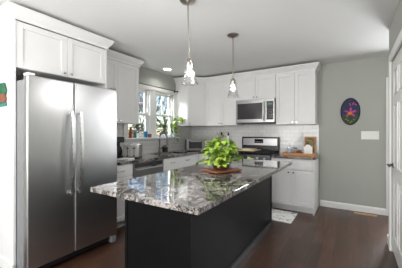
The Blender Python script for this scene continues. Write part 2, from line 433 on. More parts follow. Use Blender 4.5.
# ---- panelled door in the right wall
d = structure('door_1', (RX, DY0, 0))
w_, h_ = DY1-DY0, DZ
pm = MB().box(.012, .004, .008, .047, w_-.004, h_-.004)
for (za, zb) in ((.2, .82), (.95, 1.62), (1.72, 1.98)):
    for (ya, yb) in ((.12, w_/2-.045), (w_/2+.045, w_-.12)):
        # moulded raised panel: rim and field stand proud of the slab
        pm.box(.004, ya, za, .012, ya+.018, zb).box(.004, yb-.018, za, .012, yb, zb).box(.004, ya+.018, za, .012, yb-.018, za+.018).box(.004, ya+.018, zb-.018, .012, yb-.018, zb)
        pm.box(.006, ya+.05, za+.05, .012, yb-.05, zb-.05)
slab = pm.build('door_panel', M_TRIM, d, .004)
cs = MB().box(-.018, -.09, 0, 0, 0, h_+.09).box(-.018, w_, 0, 0, w_+.09, h_+.09).box(-.018, 0, h_, 0, w_, h_+.09)
cs.build('door_casing', M_TRIM, d, .004)
ly = w_-.065
hd = MB().lathe([(.03, 0), (.03, -.008), (.013, -.014), (.011, -.05)], (.012, ly, .965), 20, 'x')
hd.tube([(-.036, ly, .965), (-.038, ly-.05, .967), (-.036, ly-.115, .962)], [.013, .012, .010], 10)
hd.build('door_handle', M_FAUCET, slab, 0, True)
for hz in (.25, 1.05, 1.85): MB().cyl((-.002, .004, hz-.045), (-.002, .004, hz+.045), .007).build('hinge', M_CHROME, slab)

# ---- glazed hall door in the back wall
g = structure('door_2', (GX0, 0, 0))
gw = GX1-GX0
gm = MB().box(.004, .03, .008, .11, .07, GZ-.004).box(gw-.11, .03, .008, gw-.004, .07, GZ-.004).box(.11, .03, .008, gw-.11, .07, .28).box(.11, .03, GZ-.13, gw-.11, .07, GZ-.004)
gs = gm.build('door_panel', M_TRIM, g, .004)
MB().box(.11, .045, .28, gw-.11, .052, GZ-.13).build('pane', M_PANE, gs)
MB().box(-.075, -.02, 0, -.0, 0, GZ+.085).box(gw, -.02, 0, gw+.075, 0, GZ+.085).box(0, -.02, GZ, gw, 0, GZ+.085).build('door_casing', M_TRIM, g, .004)
MB().lathe([(.028, .03), (.026, .02), (.012, .012), (.012, -.015), (.027, -.03), (.024, -.05), (.01, -.056)], (gw-.06, 0, .95), 18, 'y').build('door_knob', M_CHROME, gs, 0, True)

# rear windows of the living room
for i, (a, b_) in enumerate(((.05, 1.75), (1.9, 3.6))):
    rw = structure('window_%d' % (i+3), (a, -8.03, .62))
    W = b_-a; Hh = 1.76
    MB().box(0, 0, 0, .05, .06, Hh).box(W-.05, 0, 0, W, .06, Hh).box(.05, 0, 0, W-.05, .06, .05).box(.05, 0, Hh-.05, W-.05, .06, Hh).box(W/2-.025, 0, .05, W/2+.025, .06, Hh-.05).build('window_frame', M_TRIM, rw)
    MB().box(.05, .028, .05, W/2-.025, .032, Hh-.05).box(W/2+.025, .028, .05, W-.05, .032, Hh-.05).build('pane', M_PANE, rw)

# ------------------------------------------------------------------ cabinets
def shaker(w, h, s=.058, t=.02, M=None):
    """five piece door, front at y=-t, lower left corner at the origin"""
    m = MB(M)
    m.box(0, -t, 0, s, 0, h).box(w-s, -t, 0, w, 0, h).box(s, -t, 0, w-s, 0, s).box(s, -t, h-s, w-s, 0, h)
    m.box(s, -t+.010, s, w-s, -.002, h-s)
    return m
def knob(par, x, z, y=-.02):
    MB().lathe([(.008, y), (.0055, y-.006), (.006, y-.014), (.014, y-.019), (.0145, y-.025), (.010, y-.029)], (x, 0, z), 14, 'y').build('knob', M_CHROME, par, 0, True)
def pull(par, x, z, y=-.02, L=.11, vert=False):
    a = (x-L/2, y, z); b2 = (x+L/2, y, z)
    pts = [a, (a[0], y-.026, z), (b2[0], y-.026, z), b2]
    m = MB().tube([a, (a[0], y-.022, z), (a[0]+.008, y-.03, z), (b2[0]-.008, y-.03, z), (b2[0], y-.022, z), b2], .0055, 8)
    m.build('pull', M_CHROME, par, 0, True)

CROWN = [(0, 2.375), (.012, 2.375), (.016, 2.40), (.040, 2.432), (.058, 2.462), (.062, 2.470), (.062, 2.490), (0, 2.490)]
def crown_segments(path):
    """mitred crown sections along a 2-D path, outward on the right hand side; returns one vertex-grid per segment"""
    P = [Vector(p) for p in path]; n = len(P); rings = []
    nr = [Vector(((P[i+1]-P[i]).y, -(P[i+1]-P[i]).x)).normalized() for i in range(n-1)]
    for i in range(n):
        if i == 0: m = nr[0]
        elif i == n-1: m = nr[-1]
        else:
            m = (nr[i-1]+nr[i]); m = m/(m.dot(nr[i]))
        rings.append([(P[i].x+m.x*o, P[i].y+m.y*o, z) for o, z in CROWN])
    return rings
def crown_piece(rings, parent, mat_=None, cut=None):
    inv = parent.matrix_basis.inverted()
    m = MB(inv)
    for A, B in zip(rings, rings[1:]):
        a = [m.v(p) for p in A]; b3 = [m.v(p) for p in B]; k = len(a)
        for i in range(k): m.f([a[i], a[(i+1) % k], b3[(i+1) % k], b3[i]])
        m.f(a[::-1]); m.f(b3)
    return m.build('crown', M_CAB, parent)

def cabinet(name, label, cat, loc, rz, w, d, z0, z1, doors=(), drawers=(), group=None, toe=0, t=.02, foot=None):
    root = thing(name, label, cat, loc, rz, group)
    bpy.context.view_layer.update()
    m = MB().box(0, 0, z0+toe, w, d, z1)
    if toe: m.box(0.0, .06, z0, w, d, z0+toe)
    m.build('body', M_CAB, root, .0015)
    for (x0, x1, a, b4, kn) in doors:
        dm = shaker(x1-x0, b4-a, M=Matrix.Translation((x0, 0, a))).build('door', M_CAB, root, .0015)
        if kn: knob(dm, kn[0], kn[1])
    for (x0, x1, a, b4, pulls) in drawers:
        dm = MB().box(x0, -t, a, x1, 0, b4).build('drawer', M_CAB, root, .003)
        for (px, pz) in pulls: pull(dm, px, pz)
    return root

UB, UT = 1.455, 2.38
G = .0025
# fridge surround
fc = thing('refrigerator_cabinet', 'tall white cabinet surround enclosing the refrigerator with two doors above it', 'cabinet', (0, -3.84, 0))
bpy.context.view_layer.update()
MB().box(0, 0, 0, .64, .02, 2.375).build('side_panel', M_CAB, fc, .0015)
MB().box(0, .98, 0, .64, 1.0, 2.375).build('side_panel', M_CAB, fc, .0015)
MB().box(.0, .02, 1.93, .615, .98, 2.375).build('body', M_CAB, fc)
Mx = Matrix.Translation((.615, .0, 0)) @ Matrix.Rotation(PI/2, 4, 'Z')
for (a, b4, kx) in ((.022, .498, .46), (.502, .978, .54)):
    dm = shaker(b4-a, .435, M=Mx @ Matrix.Translation((a, 0, 1.932))).build('door', M_CAB, fc, .0015)
    MB(Mx).lathe([(.008, -.02), (.0055, -.026), (.006, -.034), (.014, -.039), (.0145, -.045), (.010, -.049)], (kx, 0, 1.965), 14, 'y').build('knob', M_CHROME, dm, 0, True)
MB().box(0, -.014, 0, .655, 0, .10).build('base_trim', M_TRIM, fc, .003)
crown_piece(crown_segments([(0, -3.84), (.64, -3.84), (.64, -2.84), (.41, -2.84)]), fc)

# upper cabinet left of the window
R90 = PI/2
ul = cabinet('upper_cabinet', 'white two-door wall cabinet between the refrigerator and the window', 'cabinet', (.31, -2.838, 0), R90, .838, .31, UB, UT,
    [(G, .418, UB+.003, UT-.008, (.385, UB+.045)), (.421, .836, UB+.003, UT-.008, (.455, UB+.045))])
crown_piece(crown_segments([(.33, -2.838), (.33, -2.0), (.0, -2.0)]), ul)

# diagonal corner wall cabinet + back run
rings = crown_segments([(.0, -.61), (.31, -.61), (.61, -.31), (1.335, -.31), (2.10, -.31), (2.76, -.31), (2.76, 0)])
dc = thing('corner_cabinet', 'white diagonal corner wall cabinet above the toaster oven', 'cabinet', (0, 0, 0))
bpy.context.view_layer.update()
MB().prism([(0.0, 0), (0.0, -.61), (.31, -.61), (.61, -.31), (.61, 0)], UB, UT).build('body', M_CAB, dc, .0015)
Md = Matrix.Translation((.31, -.61, 0)) @ Matrix.Rotation(PI/4, 4, 'Z')
dl = math.hypot(.3, .3)
dm = shaker(dl-.02, UT-UB-.012, M=Md @ Matrix.Translation((.01, 0, UB+.003))).build('door', M_CAB, dc, .0015)
MB(Md).lathe([(.008, -.02), (.0055, -.026), (.006, -.034), (.014, -.039), (.0145, -.045), (.010, -.049)], (.05, 0, UB+.045), 14, 'y').build('knob', M_CHROME, dm, 0, True)
crown_piece(rings[0:3], dc)
def upper(label, x0, x1, z0, ri):
    W = x1-x0; c = W/2
    u = cabinet('upper_cabinet', label, 'cabinet', (x0, -.31, 0), 0, W, .31, z0, UT,
        [(G, c-.0015, z0+.003, UT-.008, (c-.032, z0+.045)), (c+.0015, W-G, z0+.003, UT-.008, (c+.032, z0+.045))], group=None)
    crown_piece(rings[ri[0]:ri[1]], u)
    return u
upper('white two-door wall cabinet left of the microwave', .612, 1.334, UB, (2, 4))
upper('short white two-door wall cabinet directly above the microwave', 1.336, 2.099, 1.944, (3, 5))
upper('white two-door wall cabinet right of the microwave', 2.101, 2.76, UB, (4, 7))

# base cabinets, left run (fronts face +x)
CT = .88
def front_left(y0): return (.61, y0, 0)
cabinet('base_cabinet', 'white base cabinet with one drawer between the refrigerator and the dishwasher', 'cabinet', front_left(-2.838), R90, .438, .60, 0, CT,
    [(G, .436, .112, .70, (.395, .655))], [(G, .436, .712, .868, [(.22, .79)])], toe=.105)
cabinet('sink_base_cabinet', 'white sink base cabinet under the window with two pulls on its front', 'cabinet', front_left(-1.738), R90, .986, .60, 0, .66,
    [(G, .49, .112, .65, (.45, .60)), (.496, .984, .112, .65, (.53, .60))], [(G, .984, .668, .868, [(.23, .79), (.68, .79)])], toe=.105)
cn = thing('corner_base_cabinet', 'white blind corner base cabinet under the toaster oven', 'cabinet', (0, -.75, 0))
MB().prism([(.01, 0), (.63, 0), (.63, .12), (1.33, .12), (1.33, .74), (.01, .74)], .105, CT).prism([(.01, 0), (.57, 0), (.57, .19), (1.33, .19), (1.33, .74), (.01, .74)], 0, .105).build('body', M_CAB, cn, .0015)
dm = shaker(.33, .588, M=Matrix.Translation((.99, .12, .112))).build('door', M_CAB, cn, .0015)
dr = MB().box(.99, .10, .712, 1.32, .12, .868).build('drawer', M_CAB, cn, .003)
MB().tube([(1.10, .10, .79), (1.10, .07, .79), (1.21, .07, .79), (1.21, .10, .79)], .0055, 8).build('pull', M_CHROME, dr, 0, True)
# right of the range
cr = cabinet('base_cabinet', 'white base cabinet right of the range with one wide drawer and two doors', 'cabinet', (2.102, -.61, 0), 0, .661, .60, 0, CT,
    [(.003, .329, .112, .69, (.292, .655)), (.332, .658, .112, .69, (.369, .655))], [(.003, .658, .70, .868, [])], toe=.105)
MB().box(.661, -.02, 0, .679, .60, CT).build('end_panel', M_CAB, cr, .0015)

# ------------------------------------------------------------------ countertops
ct = MB()
sx0, sx1, sy0, sy1 = .13, .53, -1.58, -.86
for (a, b5, c, d5) in ((.008, -2.838, .65, sy0), (.008, sy0, sx0, sy1), (sx1, sy0, .65, sy1), (.008, sy1, .65, -.65), (.008, -.65, 1.333, -.008)):
    ct.box(a, b5, CT, c, d5, .915)
tag(ct.build('countertop', M_GRAN), 'grey veined granite countertop running along the window wall into the corner', 'countertop')
tag(MB().box(2.10, -.65, CT, 2.80, -.008, .915).build('countertop', M_GRAN, None, .003), 'short granite countertop right of the range under the wooden tray', 'countertop')
sk = thing('sink', 'undermount steel sink set in the counter below the window', 'sink', (0, 0, 0))
MB().box(sx0, sy0, .68, sx1, sy1, .69).box(sx0-.008, sy0, .68, sx0, sy1, CT).box(sx1, sy0, .68, sx1+.008, sy1, CT).box(sx0, sy0-.008, .68, sx1, sy0, CT).box(sx0, sy1, .68, sx1, sy1+.008, CT).build('basin', M_SINK, sk)
MB().lathe([(.045, .691), (.045, .694), (.03, .693)], (.33, -1.2, 0), 18).build('drain', M_CHROME, sk)

# island
ib = thing('kitchen_island', 'charcoal painted kitchen island base on the dark wood floor', 'kitchen island', (1.662, -3.405, 0))
IW, IL = .658, 2.025
MB().box(0, 0, 0, IW, IL, CT).build('body', M_ISLAND, ib, .002)
m = MB()
for (a, b6) in ((0, .004), (IL-.03, IL)): pass
MB().box(IW, 0, .0, IW+.026, IL, .07).build('shoe_trim', M_ISLTRIM, ib, .004)
MB().box(-.012, -.026, .0, IW+.026, 0, .07).build('shoe_trim', M_ISLTRIM, ib, .004)
MB().box(IW, IL-.025, .07, IW+.008, IL, CT).build('corner_trim', M_ISLAND, ib, .002)
MB().box(IW, 0, .07, IW+.008, .02, CT).build('corner_trim', M_ISLAND, ib, .002)
MB().box(-.008, -.008, .07, .02, 0, CT).build('corner_trim', M_ISLAND, ib, .002)
tag(MB().box(1.652, -3.728, CT, 2.602, -1.355, .915).build('island_countertop', M_GRAN, None, .002), 'large polished grey and white granite slab topping the kitchen island', 'countertop')

# ------------------------------------------------------------------ refrigerator
fr = thing('refrigerator', 'stainless steel side-by-side refrigerator with two long vertical handles', 'refrigerator', (0, -3.834, 0))
MB().box(.06, .02, .02, .815, .932, 1.80).build('body', M_GREYP, fr, .004)
FSP = .424
for (a, b7) in ((0, FSP-.004), (FSP+.004, .952)):
    MB().box(.82, a, .10, .90, b7, 1.826).build('door', M_STEEL, fr, .014, True, 4)
for (yy, s) in ((FSP-.045, -1), (FSP+.045, 1)):
    hm = MB()
    prof = []
    for i in range(17):
        t = i/16; prof.append((.926+.030*math.sin(PI*t), .70+.83*t))
    poly = prof + [(x+.016, z) for x, z in prof[::-1]]
    for (xa, za), (xb, zb) in zip(prof, prof[1:]):
        q = [hm.v((x, y, z)) for (x, z) in ((xa, za), (xb, zb), (xb+.016, zb), (xa+.016, za)) for y in (yy-.014, yy+.014)]
        for f in ((0, 2, 3, 1), (4, 5, 7, 6), (0, 4, 6, 2), (1, 3, 7, 5)): hm.f([q[k] for k in f])
        if za == prof[0][1]: hm.f([q[0], q[1], q[7], q[6]])
        if zb == prof[-1][1]: hm.f([q[2], q[4], q[5], q[3]])
    bmesh.ops.remove_doubles(hm.bm, verts=hm.bm.verts, dist=1e-5)
    for z in (.715, 1.50): hm.box(.898, yy-.011, z, .930, yy+.011, z+.018)
    hm.build('handle', M_HANDLE, fr, .003)
MB().box(.70, .05, .03, .84, .90, .092).build('base_grille', M_RUBBER, fr, .003)
MB().box(.83, .88, .01, .885, .945, .09).build('hinge_bracket', M_GREYP, fr, .004)
MB().box(.80, .01, 1.828, .885, .07, 1.85).build('hinge_cover', M_WHITEP, fr, .005)
MB().box(.80, .885, 1.828, .885, .945, 1.85).build('hinge_cover', M_GREYP, fr, .005)

# small painted wall hanging on the side of the surround
wh = thing('wall_hanging', 'small green and brown painted wall hanging on the white refrigerator side panel', 'wall decoration', (.42, -3.841, 1.57))
MB().prism([(-.085, -.012), (.085, -.012), (.085, 0), (-.085, 0)], 0, .035).build('base_band', M_TEAL, wh, .004)
MB().extr([(-.07, .035), (.07, .035), (.085, .075), (.06, .125), (-.06, .125), (-.085, .075)], 'y', -.02, 0).build('pot', M_BROWNP, wh, .006)
gm = MB()
for (x, z, rr) in ((0, .165, .05), (-.055, .15, .04), (.055, .15, .04), (-.03, .195, .035), (.035, .195, .035)):
    gm.ball((x, -.012, z), rr, .014, rr, 14, 8)
gm.build('foliage', M_GREENP, wh, 0, True)

# ------------------------------------------------------------------ dishwasher
dw = thing('dishwasher', 'stainless steel dishwasher left of the sink cabinet', 'dishwasher', (0, -2.398, 0))
MB().box(.04, .004, .10, .60, .654, .876).build('body', M_GREYP, dw)
dd = MB().box(.60, .004, .115, .635, .654, .873).build('door', M_STEELX, dw, .004)
MB().box(.635, .03, .80, .6365, .628, .86).build('control_strip', M_OVENG, dd)
MB().tube([(.635, .07, .775), (.67, .07, .775), (.67, .59, .775), (.635, .59, .775)], .009, 8).build('handle', M_HANDLE, dd, 0, True)
MB().box(.55, .01, .0, .57, .648, .10).build('kick_plate', M_RUBBER, dw)
mg = thing('magnet', 'small black magnet stuck on the dishwasher front', 'magnet', (.6365, -1.97, .83))
MB().box(.0, -.055, -.045, .004, .055, .028).build('plate', M_RUBBER, mg, .001)
MB().tube([(.003, -.03, .03), (.003, -.02, .045), (.003, .02, .045), (.003, .03, .03)], .004, 6).build('bow', M_RUBBER, mg)

# ------------------------------------------------------------------ faucet
fa = thing('faucet', 'nickel gooseneck pull-down faucet standing behind the sink', 'faucet', (.075, -1.22, .915))
MB().lathe([(.03, 0), (.03, .01), (.022, .018), (.019, .05), (.019, .11), (.016, .115)], (0, 0, 0), 20).build('base', M_FAUCET, fa, 0, True)
pts = [(0, 0, .11), (0, 0, .27)]
for i in range(1, 13):
    t = PI*i/12; pts.append((.10-.10*math.cos(t), 0, .27+.115*math.sin(t)))
pts += [(.202, 0, .235)]
MB().tube(pts, .0135, 12).build('spout', M_FAUCET, fa, 0, True)
MB().tube([(.202, 0, .235), (.206, 0, .20), (.21, 0, .15)], [.014, .017, .018], 12).build('spray_head', M_FAUCET, fa, 0, True)
MB().tube([(.0, .018, .07), (.0, .045, .075), (.02, .075, .12)], [.009, .008, .006], 10).build('lever', M_FAUCET, fa, 0, True)
# soap dispenser box behind the sink
sd = thing('sponge_caddy', 'dark grey caddy standing on the counter right of the faucet', 'sink caddy', (.055, -1.03, .915))
MB().box(-.035, -.05, 0, .035, .05, .10).build('holder', M_DARKM, sd, .006)
MB().box(-.02, -.035, .095, .02, .03, .145).build('brush', M_GREYP, sd, .008)

# ------------------------------------------------------------------ microwave
mw = thing('microwave', 'stainless over-the-range microwave mounted above the stove', 'microwave', (1.338, -.40, 1.49))
W, Hm = .76, .45
MB().box(0, .03, .012, W, .39, Hm).build('body', M_GREYP, mw, .002)
MB().box(0, 0, 0, W, .39, .012).build('vent_base', M_RUBBER, mw)
dd = MB().box(0, 0, .012, .60, .03, Hm).build('door', M_STEELX, mw, .004)
MB().box(.035, -.003, .075, .535, .0, Hm-.07).build('door_window', M_OVENG, dd, .002)
hp = [(.568, 0, .05)]+[(.568, -.02-.035*math.sin(PI*i/10), .05+.34*i/10) for i in range(11)]+[(.568, 0, .39)]
MB().tube(hp, .012, 10).build('handle', M_HANDLE, dd, 0, True)
cp = MB().box(.60, 0, .012, W, .03, Hm).build('control_frame', M_STEELX, mw, .004)
MB().box(.615, -.003, .06, W-.02, 0, Hm-.05).build('control_panel', M_BLACKG, cp, .002)
MB().box(.635, -.0045, Hm-.115, W-.045, -.003, Hm-.08).build('display', mat('display_glow', srgb(96, 120, 126), .3, emit=.05), cp)
for rr in range(4):
    for cc in range(3):
        MB().box(.637+cc*.036, -.0045, .09+rr*.05, .663+cc*.036, -.003, .118+rr*.05).build('button', M_OVENG, cp)

# ------------------------------------------------------------------ gas range
st = thing('gas_range', 'stainless and black gas range with knobs below the microwave', 'stove', (1.338, -.66, 0))
W = .757
MB().box(0, .03, .0, W, .645, .90).build('body', M_BLACK, st, .002)
MB().box(0.0, .02, .90, W, .60, .918).build('cooktop', M_BLACK, st, .004)
bgd = MB().box(0, .575, .918, W, .648, 1.225).build('backguard', M_BLACK, st, .008)
MB().box(.03, .571, 1.055, W-.03, .575, 1.195).build('backguard_face', M_STEELX, bgd, .002)
MB().box(.275, .567, 1.10, .455, .571, 1.18).build('display_panel', M_BLACKG, bgd, .002)
for k in range(4):
    MB().box(.295+k*.038, .5655, 1.115, .32+k*.038, .567, 1.13).build('button', M_GREYP, bgd)
fp = MB().extr([(.0, .795), (.03, .795), (.03, .915), (.012, .915)], 'x', 0, W).build('control_panel', M_BLACK, st, .003)
for kx in (.09, .22, .378, .536, .667):
    MB().lathe([(.024, .006), (.024, -.006), (.019, -.012), (.018, -.034), (.014, -.037)], (kx, 0, .855), 18, 'y').build('knob', M_HANDLE, fp, 0, True)
od = MB().box(.004, -.005, .20, W-.004, .03, .785).build('oven_door', M_STEELX, st, .005)
MB().box(.10, -.008, .32, W-.10, -.005, .66).build('oven_window', M_BLACKG, od)
MB().tube([(.08, -.005, .735), (.08, -.05, .735), (W-.08, -.05, .735), (W-.08, -.005, .735)], .012, 10).build('handle', M_HANDLE, od, 0, True)
MB().box(.004, -.002, .03, W-.004, .03, .19).build('storage_drawer', M_STEELX, st, .005)
for (gx0, gx1) in ((.02, .262), (.27, .488), (.496, .738)):
    gm = MB()
    gy0, gy1 = .05, .555
    for yy in (gy0, gy1): gm.box(gx0, yy, .948, gx1, yy+.012, .962)
    for xx in (gx0, (gx0+gx1)/2-.006, gx1-.012): gm.box(xx, gy0+.012, .948, xx+.012, gy1, .962)
    for yy in (.17, .30, .43): gm.box(gx0+.012, yy, .95, gx1-.012, yy+.01, .961)
    for xx in (gx0, gx1-.012):
        for yy in (gy0, gy1): gm.box(xx, yy, .918, xx+.012, yy+.012, .948)
    gm.build('grate', M_IRON, st)
for (bx, by, br) in ((.14, .17, .04), (.14, .43, .045), (.38, .30, .05), (.617, .17, .05), (.617, .43, .035)):
    MB().lathe([(br, .918), (br, .932), (br*.7, .94)], (bx, by, 0), 18).build('burner', M_IRON, st, 0, True)

cb = thing('stove_board', 'pale wooden board with a white tray lying on the left burners of the stove', 'cutting board', (1.55, -.34, .963))
MB().box(-.17, -.20, 0, .22, .19, .018).build('board', M_MAPLE, cb, .004)
MB().box(-.13, -.16, .0181, .15, .16, .034).build('tray', M_CREAM, cb, .008)

# ------------------------------------------------------------------ toaster oven in the corner
to = thing('toaster_oven', 'silver toaster oven with a dark glass door in the counter corner', 'toaster oven', (.42, -.40, .915), math.radians(44))
W, D, Hh = .49, .32, .265
MB().box(-W/2, -D/2, .015, W/2, D/2, Hh).build('body', M_STEELX, to, .008)
for (x, y) in ((-1, -1), (1, -1), (-1, 1), (1, 1)): MB().cyl((x*.18, y*.11, 0), (x*.18, y*.11, .016), .012).build('foot', M_RUBBER, to)
dd = MB().box(-W/2+.012, -D/2-.012, .03, .10, -D/2, Hh-.02).build('door', M_STEELX, to, .004)
MB().box(-W/2+.04, -D/2-.014, .06, .075, -D/2-.012, Hh-.055).build('door_window', M_OVENG, dd)
MB().tube([(-.16, -D/2-.012, .205), (-.16, -D/2-.035, .205), (.05, -D/2-.035, .205), (.05, -D/2-.012, .205)], .006, 8).build('handle', M_HANDLE, dd, 0, True)
MB().box(-W/2-.003, -D/2+.03, .03, -W/2, D/2-.03, Hh-.03).build('side_vent', M_RUBBER, to)
for z in (.06, .12, .18): MB().lathe([(.018, -D/2), (.018, -D/2-.012), (.014, -D/2-.018)], (.16, 0, z), 14, 'y').build('knob', M_HANDLE, to, 0, True)

# ------------------------------------------------------------------ toaster & coffee maker by the fridge
ts = thing('toaster', 'silver two-lever toaster on the counter near the refrigerator', 'toaster', (.335, -2.14, .915), math.radians(34))
MB().box(-.125, -.11, .012, .125, .16, .215).build('body', mat('toaster_steel', (.66, .65, .64, 1), .38, .9), ts, .02, True, 3)
MB().box(-.12, -.105, 0, .12, .155, .014).build('base', M_RUBBER, ts, .003)
for sx in (-.05, .05):
    MB().box(sx-.004, -.112, .06, sx+.004, -.11, .18).build('lever_slot', M_RUBBER, ts)
    MB().box(sx-.02, -.13, .15, sx+.02, -.11, .163).build('lever', M_RUBBER, ts, .003)
    MB().lathe([(.013, -.11), (.013, -.122), (.010, -.125)], (sx, 0, .04), 12, 'y').build('dial', M_RUBBER, ts)
    MB().box(sx-.016, -.08, .214, sx+.016, .13, .217).build('bread_slot', M_RUBBER, ts)
cm = thing('coffee_maker', 'black coffee maker half hidden between the refrigerator and the toaster', 'coffee maker', (.105, -2.245, .915), PI/2)
cm.scale = (.75, .75, 1)
MB().box(-.09, -.12, 0, .09, .12, .03).build('base', M_RUBBER, cm, .006)
MB().box(-.09, .03, .03, .09, .12, .27).build('column', M_RUBBER, cm, .006)
MB().box(-.09, -.12, .24, .09, .03, .33).build('brew_head', M_RUBBER, cm, .015, True, 3)
MB().lathe([(.05, .032), (.068, .06), (.07, .12), (.05, .16), (.045, .175)], (0, -.045, 0), 18).build('carafe', M_OVENG, cm, 0, True)
wc = thing('dish_cloth', 'folded white cloth lying on the counter in front of the coffee maker', 'cloth', (.50, -2.42, .915), .3)
MB().box(-.10, -.09, 0, .10, .09, .014).box(-.098, -.088, .0141, .098, .085, .028).build('folded_layers', M_WHITEC, wc, .006)

# ------------------------------------------------------------------ things on the window sill
SZ = 1.22
t = thing('bottle', 'amber bottle with a dark brown neck at the left end of the window sill', 'bottle', (.055, -1.93, SZ))
MB().lathe([(.032, 0), (.036, .01), (.036, .085), (.015, .115), (.014, .14)], seg=18).build('glass_body', M_AMBER, t, 0, True)
MB().lathe([(.017, .14), (.017, .18), (.012, .185)], seg=14).build('neck_wrap', M_BROWNP, t, 0, True)
t = thing('jar', 'small brown and teal jar on the window sill beside the amber bottle', 'jar', (.06, -1.84, SZ))
MB().lathe([(.025, 0), (.03, .02), (.028, .075), (.02, .09)], seg=18).build('glass_body', M_TEAL, t, 0, True)
MB().lathe([(.022, .09), (.022, .11), (.015, .115)], seg=14).build('lid', M_BROWNP, t, 0, True)
t = thing('cup', 'white ceramic cup in the middle of the window sill items', 'cup', (.055, -1.745, SZ))
MB().lathe([(.022, 0), (.034, .03), (.038, .08), (.034, .08), (.030, .03), (.018, .008)], seg=18).build('bowl', M_WHITEC, t, 0, True)
MB().tube([(0, .033, .065), (0, .056, .06), (0, .056, .03), (0, .032, .025)], .005, 8).build('handle', M_WHITEC, t, 0, True)
t = thing('figurine', 'grey and cream figurine standing behind the white cup on the sill', 'figurine', (.02, -1.665, SZ))
MB().lathe([(.028, 0), (.03, .02), (.02, .06), (.024, .095), (.012, .115)], seg=16).build('figure_body', M_CREAM, t, 0, True)
MB().ball((0, 0, .135), .022).build('head', M_GREYP, t, 0, True)
t = thing('mug', 'bright blue mug on the window sill left of the brown candle', 'mug', (.05, -1.575, SZ))
MB().lathe([(.028, 0), (.036, .02), (.038, .11), (.034, .11), (.030, .02), (.02, .01)], seg=18).build('bowl', M_BLUE, t, 0, True)
MB().tube([(.025, -.027, .09), (.042, -.045, .085), (.042, -.045, .04), (.025, -.027, .03)], .006, 8).build('handle', M_BLUE, t, 0, True)
t = thing('candle', 'small brown candle jar at the right end of the sill items', 'candle', (.06, -1.475, SZ))
MB().lathe([(.03, 0), (.036, .012), (.036, .06), (.03, .065), (.030, .055), (.001, .055)], seg=18).build('jar', M_BROWNP, t, 0, True)
MB().cyl((0, 0, .055), (0, 0, .072), .002).build('wick', M_RUBBER, t)

# ------------------------------------------------------------------ plants
def vine(leaves, stems, pts, n, size, rnd, every=True):
    """a trailing vine with leaves alternating along it"""
    stems.tube(pts, .0028, 6)
    P = [Vector(p) for p in pts]
    for i in range(n):
        t = (i+.6)/n*(len(P)-1); k = min(int(t), len(P)-2); p = P[k].lerp(P[k+1], t-k)
        a = rnd.uniform(0, 2*PI)
        out = Vector((math.cos(a), math.sin(a), rnd.uniform(-.3, .5))).normalized()
        q = p+out*size*.55
        stems.tube([p, p.lerp(q, .5)+Vector((0, 0, .006)), q], .0016, 5)
        leaves.leaf(q, out+Vector((0, 0, rnd.uniform(-.9, -.1))), (rnd.uniform(-.4, .4), rnd.uniform(-.4, .4), 1), size*rnd.uniform(.8, 1.25), curl=rnd.uniform(.1, .35))
rnd = random.Random(3)
# board and pothos on the island
bd = thing('wooden_board', 'reddish square wooden board under the pothos on the island', 'cutting board', (2.135, -2.56, .915), math.radians(-24))
MB().box(-.135, -.17, .006, .135, .17, .022).build('board', M_WALNUT, bd, .004)
for (x, y) in ((-.11, -.14), (.11, -.14), (-.11, .14), (.11, .14)): MB().cyl((x, y, 0), (x, y, .007), .012).build('foot', M_RUBBER, bd)
pp = thing('potted_plant', 'lush bright green pothos in a low dark wooden bowl on the island', 'plant', (2.135, -2.56, .937))
MB().lathe([(.055, 0), (.085, .012), (.095, .045), (.087, .045), (.075, .02), (.05, .012)], seg=28).build('bowl', M_DKWOOD, pp, 0, True)
MB().lathe([(.074, .022), (.076, .036), (.04, .042)], seg=20).build('soil', M_SOIL, pp, 0, True)
lv, sm = MB(), MB()
for i in range(240):
    u = rnd.random(); a = rnd.uniform(0, 2*PI)
    rr = .175*math.sqrt(rnd.random())
    top = .345*math.sqrt(max(0, 1-(rr/.205)**2))
    z = .10+(top-.10)*(rnd.random()**.55)
    if rr > .13: z = rnd.uniform(.06, .24)
    p = Vector((rr*math.cos(a), rr*math.sin(a), z))
    base = Vector((.03*math.cos(a), .03*math.sin(a), .04))
    midp = base.lerp(p, .6)+Vector((0, 0, .05))
    sm.tube([base, midp, p], .0017, 5)
    out = Vector((math.cos(a), math.sin(a), rnd.uniform(-.7, .35)))
    lv.leaf(p, out, (math.cos(a)*-.3+rnd.uniform(-.4, .4), math.sin(a)*-.3+rnd.uniform(-.4, .4), 1), rnd.uniform(.046, .072), curl=rnd.uniform(.08, .35))
Ld = Vector((-math.cos(math.radians(32)), -math.sin(math.radians(32)), 0))   # towards the window side
vine(lv, sm, [(-.03, -.02, .05), tuple(Ld*.12+Vector((0, 0, .10))), tuple(Ld*.19+Vector((0, 0, .08))), tuple(Ld*.25+Vector((0, 0, .065)))], 7, .06, rnd)
vine(lv, sm, [(.03, .02, .05), tuple(-Ld*.12+Vector((0, 0, .16))), tuple(-Ld*.22+Vector((0, 0, .12))), tuple(-Ld*.25+Vector((0, 0, .08)))], 7, .065, rnd)
sm.build('stems', M_STEM, pp)
lv.build('foliage', M_LEAF, pp, 0, True)
